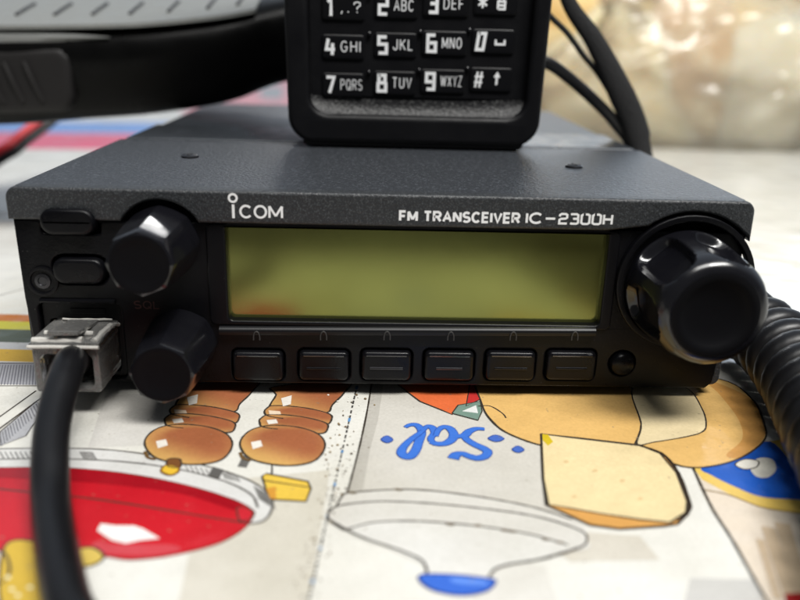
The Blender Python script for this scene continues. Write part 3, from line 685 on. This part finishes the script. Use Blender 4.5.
# tuning dial with six scooped finger grooves
def dial_bm(cx, cz, L=17.0, R0=11.5, R1=10.6, seg=216, rot=radians(73)):
    bm = bmesh.new(); rings = []
    prof = []
    n = 52
    for k in range(n + 1):
        t = k / n; prof.append((t * .76, R0 + (R1 - R0) * t ** 1.3))
    for k in range(1, 15):
        a = pi / 2 * k / 14; prof.append((.76 + .24 * sin(a), R1 - 2.7 * (1 - cos(a))))
    for t, r in prof:
        ring = []
        for k in range(seg):
            th = 2 * pi * k / seg
            d = ((th - rot) / (2 * pi / 6) + .5) % 1 - .5           # -0.5..0.5 across one lobe
            q = abs(d / .40) ** 3 + (abs(t - .49) / .44) ** 3.5
            w = max(0, min(1, (1 - q) / .42)); w = w * w * (3 - 2 * w)
            rr = r - 2.2 * w * (.62 + .38 * cos(pi * d / .8))
            ring.append((cx + rr * cos(th), 1.4 - L * t, cz + rr * sin(th)))
        rings.append(ring)
    add_rings(bm, rings, cap1=False); return bm
dial = obj('tuning_dial', dial_bm(DX - .2, DZ - 1.0), M['knob'], radio, smooth=55)
bm = bmesh.new(); add_rings(bm, [[(DX - .2 + q * cos(a * pi / 30), 1.4 - 17 + dy, DZ - 1.0 + q * sin(a * pi / 30)) for a in range(60)] for q, dy in ((7.9, .02), (7.4, -.10), (6.6, -.05), (6.0, .3), (4.8, .8), (2.8, 1.1), (.01, 1.2))], cap0=False, cap1=False)
obj('dial_face', bm, M['cap'], dial, smooth=60)
bm = bmesh.new(); add_plate(bm, circle(DX, DZ, 13.6, 48), [circle(DX, DZ, 12.3, 48)], -.35, 1.3, bev=.3)
obj('dial_ring', bm, M['panel'], radio, weighted=True)
# microphone socket
bm = bmesh.new(); add_plate(bm, rrect(-67.0, -51.2, 3.0, 18.9, 1.0, 3), [rrect(-65.4, -52.6, 4.2, 15.2, .6, 3)], 2.2, 6.9, bev=.3)
sock = obj('microphone_socket', bm, M['panel'], radio, weighted=True)
bm = bmesh.new(); add_tube(bm, [(-66.4, .75, 19.5), (-52, .75, 19.5)], .45, 8); obj('socket_brow', bm, M['panel'], sock)
bm = bmesh.new(); add_box(bm, -61.5, -54.5, 2.0, 2.5, 16.4, 17.6); obj('socket_catch', bm, M['panel'], sock, bevel=.2)
# lettering
bm = text_bm('COM', -27.3, -19.2, 36.7, 39.3, -.27, .42, .22)
add_strip(bm, [(-28.4, 36.7), (-28.4, 39.3)], .5, -.27)
add_strip(bm, circle(-28.4, 40.5, .72, 20), .42, -.27, closed=True)
obj('maker_lettering', bm, M['white_ink'], radio)
obj('model_lettering', text_bm('FM TRANSCEIVER', 2.4, 25.3, 36.65, 38.85, -.27, .47, .30), M['white_ink'], radio)
bm = text_bm('IC', 26.3, 29.6, 36.7, 38.95, -.27, .44, .2)
join(bm, text_bm('2300H', 32.5, 42.9, 36.7, 38.95, -.27, .42, .26)); add_strip(bm, [(30.1, 37.8), (31.9, 37.8)], .42, -.27)
obj('number_lettering', bm, M['white_ink'], radio)
obj('knob_lettering', text_bm('SQL', -48.6, -43.6, 18.0, 19.7, .93, .26), M['dim_red'], radio)

# ------------------------------------------------------------------ plug and lead at the left
lead = thing('microphone_lead', (-57, -6, 0), 'black round lead with a clear modular plug in the radio socket', 'cable')
bm = bmesh.new(); add_plate(bm, rrect(-64.6, -52.6, 5.0, 14.4, .5, 2), [rrect(-63.4, -53.8, 5.9, 12.6, 1.2, 3)], -9.5, 5.5, bev=.3)
plug = obj('modular_plug', bm, M['clear'], lead, weighted=True)
bm = bmesh.new(); add_rings(bm, [[(x, y, z) for x, z in ((-61.4, b0), (-55.8, b0), (-55.8, b1), (-61.4, b1))] for y, b0, b1 in ((3.5, 14.45, 15.2), (-2, 15.2, 16.0), (-9, 16.3, 17.2), (-9.6, 16.3, 17.2))])
obj('release_tab', bm, M['clear'], plug, bevel=.2)
bm = bmesh.new(); add_box(bm, -64.9, -52.3, -9.8, 4.6, 14.45, 15.0)
bmesh.ops.subdivide_edges(bm, edges=bm.edges[:], cuts=5, use_grid_fill=True)
for v in bm.verts:
    if v.co.z > 14.5: v.co.z += .28 * noise.noise(v.co * .45)
obj('plug_top', bm, M['clear'], plug, bevel=.12)
bm = bmesh.new(); add_tube(bm, [(-65.1, -9.9, 14.2), (-61, -10.05, 14.35), (-56, -9.9, 14.25), (-52.2, -10, 14.3)], .38, 8); obj('plug_lip', bm, M['edge'], plug)  # pale lip, also carrying a painted glint
for a_, b_, r_ in (((-63.6, -5.4, 15.2), (-54.6, -5.2, 15.2), .62), ((-62.8, 1.6, 15.4), (-53.2, 1.6, 15.4), .24), ((-53.4, -8.8, 14.9), (-52.6, -1.5, 15.3), .72), ((-52.6, -1.5, 15.3), (-52.4, 2.6, 14.2), .5), ((-64.6, -8.6, 15.0), (-55.4, -8.8, 15.1), .8)):
    bm = bmesh.new(); add_tube(bm, [Vector(a_).lerp(Vector(b_), k / 6) + Vector((random.uniform(-.07, .07), 0, random.uniform(-.07, .07))) for k in range(7)], [r_ * random.uniform(.65, 1.15) for k in range(7)], 8)
    obj('plug_glint', bm, M['edge'], plug)  # added milky bars standing in for glints on the clear top
for k in range(6):
    x = -61.6 + k * 1.2; bm = box(x, x + .45, -6, 4.5, 12.7, 13.9); obj('contact', bm, M['gold'], plug)
p = catmull([(-58.6, 4.5, 9.3), (-58.6, -4, 9.3), U(71, 362, Y=-12), U(64, 380, Y=-18), U(57, 404, Y=-23.5), U(52, 430, Y=-29), U(50, 462, Z=5.6), U(51, 500, Z=3.4), U(57, 550, Z=2.9), U(67, 600, Z=2.9), U(84, 660, Z=2.9), (-34, -90, 2.6), (-32.5, -98, -3), (-32, -101, -16), (-32, -102, -70)], 10)
obj('lead_sheath', tube(p, [2.2 if i < 12 else 2.85 for i in range(len(p))], 24), M['rubber'], lead)

# ------------------------------------------------------------------ coiled cord at the right
coil = thing('coiled_cord', (72, -30, 0), 'thick black coiled cord lying right of the big dial', 'cable')
ax = catmull([(78.5, 34, 9), (82.5, 22, 9.6), (83.5, 8, 9.4), (81.2, -8, 9), (76.4, -26, 8.8), (70.6, -46, 8.8), (63.4, -66, 8.8), (56.5, -82, 8.8), (51, -97, 4), (49, -106, -10), (48.5, -108, -30), (48.5, -108, -70)], 24)
L = [0]
for a, b in zip(ax, ax[1:]): L.append(L[-1] + (b - a).length)
def along(s_):
    i = 0
    while i < len(L) - 2 and L[i + 1] < s_: i += 1
    t = (s_ - L[i]) / max(1e-9, L[i + 1] - L[i]); return ax[i].lerp(ax[i + 1], t), (ax[i + 1] - ax[i]).normalized()
pts = []; pitch = 6.1; per = 26; tot = int((L[-1] - 8) / pitch * per)
for k in range(tot):
    s_ = 8 + k * pitch / per; c, t = along(s_); up = (Vector((0, 0, 1)) - t * t.z).normalized(); sd = t.cross(up)
    th = 2 * pi * k / per; pts.append(c + up * cos(th) * 5.7 + sd * sin(th) * 5.7)
start = [(72.6, 120, 3.2), (73, 90, 3.2), (73.5, 60, 3.4), (75, 45, 6), (76.5, 38, 10)]
obj('coil', tube(catmull(start, 6) + pts, 2.72, 14), M['rubber'], coil, smooth=60)

# ------------------------------------------------------------------ handheld radio standing on the mobile radio
hh = thing('handheld_radio', (7.5, 74, 42), 'black handheld radio with a numeric keypad standing upright on the mobile radio', 'handheld radio')
HX0, HX1 = -24.0, 39.4
def taper(o_): return [(x + (x - 7.7) * .0006 * (z - 42), z) for x, z in o_]
obj('body', plate(taper(rrect(HX0 + .4, HX1 - .4, 43.2, 150, [6.5, 6.5, 4, 4], 8)), [], 60.5, 90, bev=1.6), M['hand'], hh, weighted=True)
KX0, KX1 = -18.4, 35.2
obj('face_frame', plate(taper(rrect(HX0, HX1, 43.0, 150, [6.5, 6.5, 4, 4], 8)), [taper(rrect(KX0, KX1, 50.2, 146, [4.5, 4.5, 2, 2], 6))], 57.2, 62.0, bev=1.3), M['hand'], hh, weighted=True)
# the keypad plate and the speckled sloping chin below it
obj('keypad_plate', plate(rrect(KX0 - .3, KX1 + .3, 54.6, 146.2, .5, 2), [], 60.2, 60.9), M['hand'], hh)
bm = bmesh.new(); N = 30; rings = []
for j in range(9):
    v = j / 8; row = []
    for i in range(N + 1):
        u = i / N; x = KX0 - .6 + (KX1 - KX0 + 1.2) * u; e = abs(2 * u - 1) ** 4
        z0 = 48.6 + 1.8 * e; z1 = 53.8 + 1.9 * e
        row.append(bm.verts.new((x, 57.3 + 3.0 * (1 - (1 - v) ** 2.2), z0 + (z1 - z0) * v)))
    rings.append(row)
for a, b in zip(rings, rings[1:]):
    for i in range(N): bm.faces.new((a[i], a[i + 1], b[i + 1], b[i]))
obj('chin_ledge', bm, M['hand_ledge'], hh)
obj('battery_base', plate(rrect(-20.5, 35.8, 42.05, 46, [1.5, 1.5, .5, .5], 4), [], 58.6, 89, bev=.6), M['matte'], hh, weighted=True)
# keys with their figures
D = {'1': [[(.4, 3.3), (1.2, 4), (1.2, 0)]],
     '2': [[(0, 4), (2, 4), (2, 2.1), (0, 2.1), (0, 0), (2, 0)]],
     '3': [[(0, 4), (2, 4), (2, 0), (0, 0)], [(.3, 2.1), (1.8, 2.1)]],
     '4': [[(.5, 4), (0, 1.4), (2.2, 1.4)], [(1.6, 2.9), (1.5, 0)]],
     '5': [[(2, 4), (0, 4), (0, 2.2), (2, 2.2), (2, 0), (0, 0)]],
     '6': [[(1.9, 4), (0, 4), (0, 0), (2, 0), (2, 2.1), (.3, 2.1)]],
     '7': [[(0, 4), (2, 4), (.8, 0)]],
     '8': [[(.2, 4), (1.8, 4), (1.8, 2.2), (2, 2), (2, 0), (0, 0), (0, 2), (.2, 2.2), (.2, 4), (.4, 4)], [(.3, 2.1), (1.7, 2.1)]],
     '9': [[(.1, 0), (2, 0), (2, 4), (0, 4), (0, 1.9), (1.7, 1.9)]],
     '0': [[(.5, 4), (2.2, 4), (1.7, 0), (0, 0), (.5, 4), (.8, 4)]],
     '#': [[(.7, 4), (.2, 0)], [(1.8, 4), (1.3, 0)], [(0, 2.8), (2.2, 2.8)], [(-.1, 1.3), (2, 1.3)]],
     '*': [[(1, 3.4), (1, .6)], [(-.1, 2.8), (2.1, 1.2)], [(2.1, 2.8), (-.1, 1.2)]]}
GL = {'lock': [[(0, 0), (2, 0), (2, 1.9), (0, 1.9), (0, 0)], [(.2, .95), (1.8, .95)], [(.4, 1.9), (.4, 3), (1, 3.5), (1.6, 3), (1.6, 1.9)]],
      'space': [[(0, 2.2), (0, 1.0), (2.6, 1.0), (2.6, 2.2)]],
      'up': [[(.9, .3), (1.1, 3.4)], [(.3, 2.3), (1.1, 3.5), (1.7, 2.3)]]}
colx = [-10.5, 2.4, 14.5, 26.6]; KW = [10.4, 10.6, 11.2, 10.6]
lay = [['1', '2', '3', '*'], ['4', '5', '6', '0'], ['7', '8', '9', '#']]
sub = {'1': ',.?', '2': 'ABC', '3': 'DEF', '4': 'GHI', '5': 'JKL', '6': 'MNO', '7': 'PQRS', '8': 'TUV', '9': 'WXYZ', '*': 'lock', '0': 'space', '#': 'up'}
for r in range(3):
    for c in range(4):
        x = colx[c]; z = 76.4 - r * 9.1 + .06 * (x - 7); ch = lay[r][c]
        bm = bmesh.new(); rings = []
        for y, g in ((60.3, 0), (59.9, 0), (59.75, .12), (59.68, .45), (59.66, .9)):
            rings.append([(qx, y, qz) for qx, qz in rrect(x - KW[c] / 2 + g, x + KW[c] / 2 - g, z - 2.9 + g, z + 2.9 - g, max(.2, .7 - g * .3), 3)])
        add_rings(bm, rings); k = obj('keypad_key', bm, M['hand_key'], hh, smooth=60)
        bm = bmesh.new(); y = 59.62
        for n_, ln in enumerate(D[ch]):
            add_strip(bm, [(x - 4.1 + a_ * .95, z - 1.95 + b_ * .95) for a_, b_ in ln], .80 if ch not in '#*' else .5, y - .012 * n_)
        obj('figure', bm, M['white_ink'], k)
        if sub[ch] in GL:
            bm = bmesh.new()
            for n_, ln in enumerate(GL[sub[ch]]): add_strip(bm, [(x + .6 + a_ * .85, z - 1.5 + b_ * .9) for a_, b_ in ln], .52, y - .012 * n_)
            obj('symbol', bm, M['white_ink'], k)
        else:
            w = {3: 4.9, 4: 5.4}[len(sub[ch])]
            obj('letters', text_bm(sub[ch], x - .6, x - .6 + w, z - 1.2, z + 1.45, y, .25 if len(sub[ch]) == 3 else .19, .40), M['white_ink'], k)
        if c < 3 and r < 3:
            bm = bmesh.new(); sx = (colx[c] + colx[c + 1]) / 2; sz = z + 3.3
            add_rings(bm, [[(sx + q * cos(a * pi / 5), yy, sz + q * sin(a * pi / 5)) for a in range(10)] for q, yy in ((.55, 60.2), (.55, 59.5), (.35, 59.2), (.01, 59.15))])
            obj('stud', bm, M['knob'], hh, smooth=60)

# ------------------------------------------------------------------ strap and cables behind the handheld
st = catmull([(46, 92, 104), (50.5, 92, 82), (60.4, 92, 69), (68.3, 92, 57), (75.6, 92, 44), (79.6, 90, 28), (80.5, 92, 10), (84, 110, 2.2), (92, 150, 1.6), (96, 220, 1.6), (80, 300, 1.6), (30, 330, 1.6)], 8)
rr = [1.2 + 2.6 * min(1, i / 26) if i < 34 else 3.2 for i in range(len(st))]
s_ = obj('carrying_strap', tube(st, rr, 12, flat=(1, .45), up=(1, 0, 1)), M['fabric'], base=(80, 92, 0))
tag(s_, 'flat black woven strap bending down beside the rear corner of the radio', 'strap')
p = catmull([(40, 88, 63.5), (46.5, 89, 62.8), (54, 91, 58.5), (63.2, 92, 51.5), (70, 94, 45.5), (76, 96, 38), (78, 100, 22), (78, 108, 6), (80, 130, 2.4), (84, 170, 2.4), (70, 215, 2.4), (40, 230, 8), (25, 200, 22), (24, 176, 24)], 8)
c_ = obj('black_cable', tube(p, 1.75, 14), M['rubber'], base=(78, 100, 0))
tag(c_, 'round black cable leaving the handheld side and dropping behind the strap', 'cable')
p = catmull([(36, 89, 86), (46, 90.5, 76), (52, 91, 71), (57.5, 92, 65), (63, 94.6, 60), (69, 95, 52), (75, 96, 42), (82, 98, 20), (84, 104, 4), (90, 120, 1)], 8)
c_ = obj('wrist_loop', tube(p, .85, 10), M['fabric'], base=(82, 98, 0))
tag(c_, 'thin black loop cord running from the handheld to the strap', 'cord')

# ------------------------------------------------------------------ red and black power lead, left rear
pl = thing('power_lead', (-150, 200, 0), 'paired red and black power lead on the table left of the radio', 'cable')
q = [Vector((-330, 130, 2.2)), Vector((-250, 150, 2.2)), U(-70, 205, Y=185), U(0, 151, Y=195), U(20, 136, Y=202), U(40, 121, Y=210), U(70, 98, Y=222), U(130, 66, Y=235), U(230, 50, Y=240), U(340, 70, Y=235), (15, 205, 30), (14, 176, 24)]
q[2].z = 4.5
obj('red_wire', tube(catmull(q, 8), 2.1, 12), M['red_wire'], pl)
obj('black_wire', tube(catmull([Vector(v) + Vector((3.2, -1.2, -1.8)) for v in q[:-1]] + [Vector((18, 176, 22))], 8), 1.9, 12), M['rubber'], pl)

# ------------------------------------------------------------------ speaker microphone lying across the rear of the radio
mic = thing('speaker_microphone', (-75, 140, 42), 'black speaker microphone with a pale face lying across the rear left of the radio', 'microphone')
stn = [(-172, 44, 58, 14), (-168, 36, 64, 22), (-158, 32, 67, 26), (-125, 33, 68.6, 28), (-100, 35.5, 69.4, 28), (-76, 38.0, 70.6, 27.5), (-52, 42.6, 73.6, 24), (-38, 48.5, 76.6, 19), (-26, 52, 79, 14), (-10, 57, 81, 9.5), (6, 61, 80, 7), (14, 62.5, 79, 5)]
rings = []; NS = 40
fine = catmull([Vector((a, b, c)) for a, b, c, d in stn], 4); wid = catmull([Vector((d, 0, 0)) for a, b, c, d in stn], 4)
tilt = radians(13)
def mic_pt(x, w, b, t, k, exp=3.6):
    th = 2 * pi * k / NS; c, s2 = cos(th), sin(th); n = (abs(c) ** exp + abs(s2) ** exp) ** (-1 / exp)
    y, z = w * c * n, (t - b) / 2 * s2 * n
    return Vector((x, 146 + y * cos(tilt) - z * sin(tilt), (b + t) / 2 + z * cos(tilt) + (y + w) * sin(tilt) * .95))
for f, w in zip(fine, wid): rings.append([mic_pt(f.x, w.x, f.y, f.z, k) for k in range(NS)])
bm = bmesh.new(); add_rings(bm, rings); obj('body', bm, M['mic'], mic, smooth=60)
# pale face plate on top
bm = bmesh.new(); rows = []
def top_pt(f, w, v, lift):        # v from -1 (front) to 1 (back)
    y = w * .90 * v; z = (f.z - f.y) / 2 * (1 - .04 * v * v) + lift
    return Vector((f.x, 146 + y * cos(tilt) - z * sin(tilt), (f.y + f.z) / 2 + z * cos(tilt) + (y + w) * sin(tilt) * .95))
sel = [(f, w.x) for f, w in zip(fine, wid) if -160 < f.x < -40]
for f, w in sel: rows.append([top_pt(f, w, -1 + 2 * i / 8, .35) for i in range(9)])
R_ = [[bm.verts.new(p) for p in r] for r in rows]
for a, b in zip(R_, R_[1:]):
    for i in range(8): bm.faces.new((a[i], a[i + 1], b[i + 1], b[i]))
ext = bmesh.ops.extrude_face_region(bm, geom=bm.faces[:])
for v in [e for e in ext['geom'] if isinstance(e, bmesh.types.BMVert)]: v.co.z -= 1.2
obj('face_plate', bm, M['mic_face'], mic)
for k in range(9):
    i = 2 + int(k * (len(sel) - 5) / 8); f, w = sel[i]; bm = bmesh.new()
    add_tube(bm, [top_pt(f, w, v, .55) for v in (-.55, -.2, .1)], .6, 8)
    obj('face_slot', bm, M['matte'], mic)
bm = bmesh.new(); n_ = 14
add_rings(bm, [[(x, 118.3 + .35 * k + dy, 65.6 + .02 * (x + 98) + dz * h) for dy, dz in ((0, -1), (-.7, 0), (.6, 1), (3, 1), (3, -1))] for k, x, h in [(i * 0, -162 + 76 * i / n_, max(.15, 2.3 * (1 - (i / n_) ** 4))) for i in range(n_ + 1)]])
obj('side_sheen', bm, M['mic_sheen'], mic, smooth=60)  # added tapered strip, a glossy streak put into grey colour
# push-to-talk button on the near side
bx0, bx1, bz0, bz1 = -152, -98.5, 43.0, 62.6
bm = bmesh.new(); rings = []
for y, g in ((124, 0), (117.8, 0), (117.0, .5), (116.6, 1.6), (116.5, 3)):
    rings.append([(x, y + (z - 52) * .06, z + .05 * (x + 98)) for x, z in rrect(bx0 + g, bx1 - g, bz0 + g, bz1 - g, [4, 5 - g * .6, 4 - g * .5, 4], 6)])
add_rings(bm, rings); ptt = obj('talk_button', bm, M['mic_button'], mic, smooth=60)
for k in range(4):
    x = -129 + k * 6.2; bm = bmesh.new()
    add_tube(bm, catmull([(x - 2.2, 116.6, 58.5 + .05 * (x + 98)), (x, 116.0, 53 + .05 * (x + 98)), (x + 2.6, 116.3, 46.5 + .05 * (x + 98))], 6), .75, 8)
    obj('grip_rib', bm, M['mic_button'], ptt)
# groove round the talk button
bm = bmesh.new()
c = rrect(bx0 - 2, bx1 + 3.2, bz0 - 2.4, bz1 + 2.6, [5, 7, 6, 5], 6)
c = [q_ for q_ in c if q_[1] > 50 and q_[0] > bx0 + 3]
add_tube(bm, [(x, 118.9, z + .05 * (x + 98)) for x, z in c], .8, 8)
obj('button_surround', bm, M['mic'], mic)
bm = bmesh.new(); add_tube(bm, catmull([(8, 146, 72), (22, 147, 72), (34, 150, 66), (44, 156, 54), (56, 170, 44)], 8), 4.2, 16); obj('cord_boot', bm, M['rubber'], mic)

# ------------------------------------------------------------------ bag of bread behind, right
def lump(c, r, seed, amp=.22, seg=40, rot=0, sq=1.0):
    bm = bmesh.new(); bmesh.ops.create_icosphere(bm, subdivisions=5, radius=1)
    for v in bm.verts:
        d = v.co.normalized(); n = noise.fractal(d * 1.6 + Vector((seed, seed * .7, 0)), 1.0, 2.0, 4) * amp
        p = Vector((d.x * r[0], d.y * r[1], d.z * r[2])) * (1 + n); p = Matrix.Rotation(rot, 3, 'Y') @ p
        v.co = Vector(c) + p
        if v.co.z < 1.0: v.co.z = 1.0 + (v.co.z - 1.0) * .02
    return bm
B1 = bread_mat('pale_crumb', (0.90, 0.70, 0.40), (0.93, 0.82, 0.58)); B2 = bread_mat('golden_crust', (0.72, 0.48, 0.18), (0.78, 0.60, 0.32))
B3 = bread_mat('brown_crust', (0.70, 0.45, 0.24), (0.86, 0.70, 0.48)); B4 = bread_mat('cream_crumb', (0.86, 0.78, 0.58), (0.90, 0.83, 0.68))
for c, r, sd, m, lab in (((170, 440, 18), (84, 42, 74), 1.3, B1, 'large pale tan roll at the left bottom of the plastic bag'),
                         ((150, 456, 66), (68, 40, 46), 4.1, B2, 'golden roll at the upper left inside the plastic bag'),
                         ((216, 446, 36), (46, 44, 70), 7.7, B3, 'browned roll in the middle of the plastic bag'),
                         ((286, 440, 20), (76, 44, 74), 9.2, B4, 'cream roll at the right bottom of the plastic bag'),
                         ((292, 462, 70), (60, 40, 46), 3.6, B1, 'pale roll high at the right end of the plastic bag')):
    tag(obj('bread_roll', lump(c, r, sd, .10), m, smooth=80, base=(c[0], c[1], 0)), lab, 'bread', 'bread rolls in the plastic bag')
bm = bmesh.new(); bmesh.ops.create_icosphere(bm, subdivisions=6, radius=1)
for v in bm.verts:
    d = v.co.normalized(); n = noise.fractal(d * 2.2 + Vector((5, 2, 1)), 1.0, 2.0, 5) * .10 + abs(noise.noise(d * 5)) * .07
    p = Vector((230 + d.x * 138 * (1 + n), 442 + d.y * 68 * (1 + n), 20 + d.z * 98 * (1 + n)))
    if p.z < .6: p.z = .6 + (p.z - .6) * .005
    v.co = p
tag(obj('plastic_bag', bm, M['film'], smooth=35, base=(230, 442, 0)), 'crumpled clear plastic bag of bread behind the radio', 'bag')
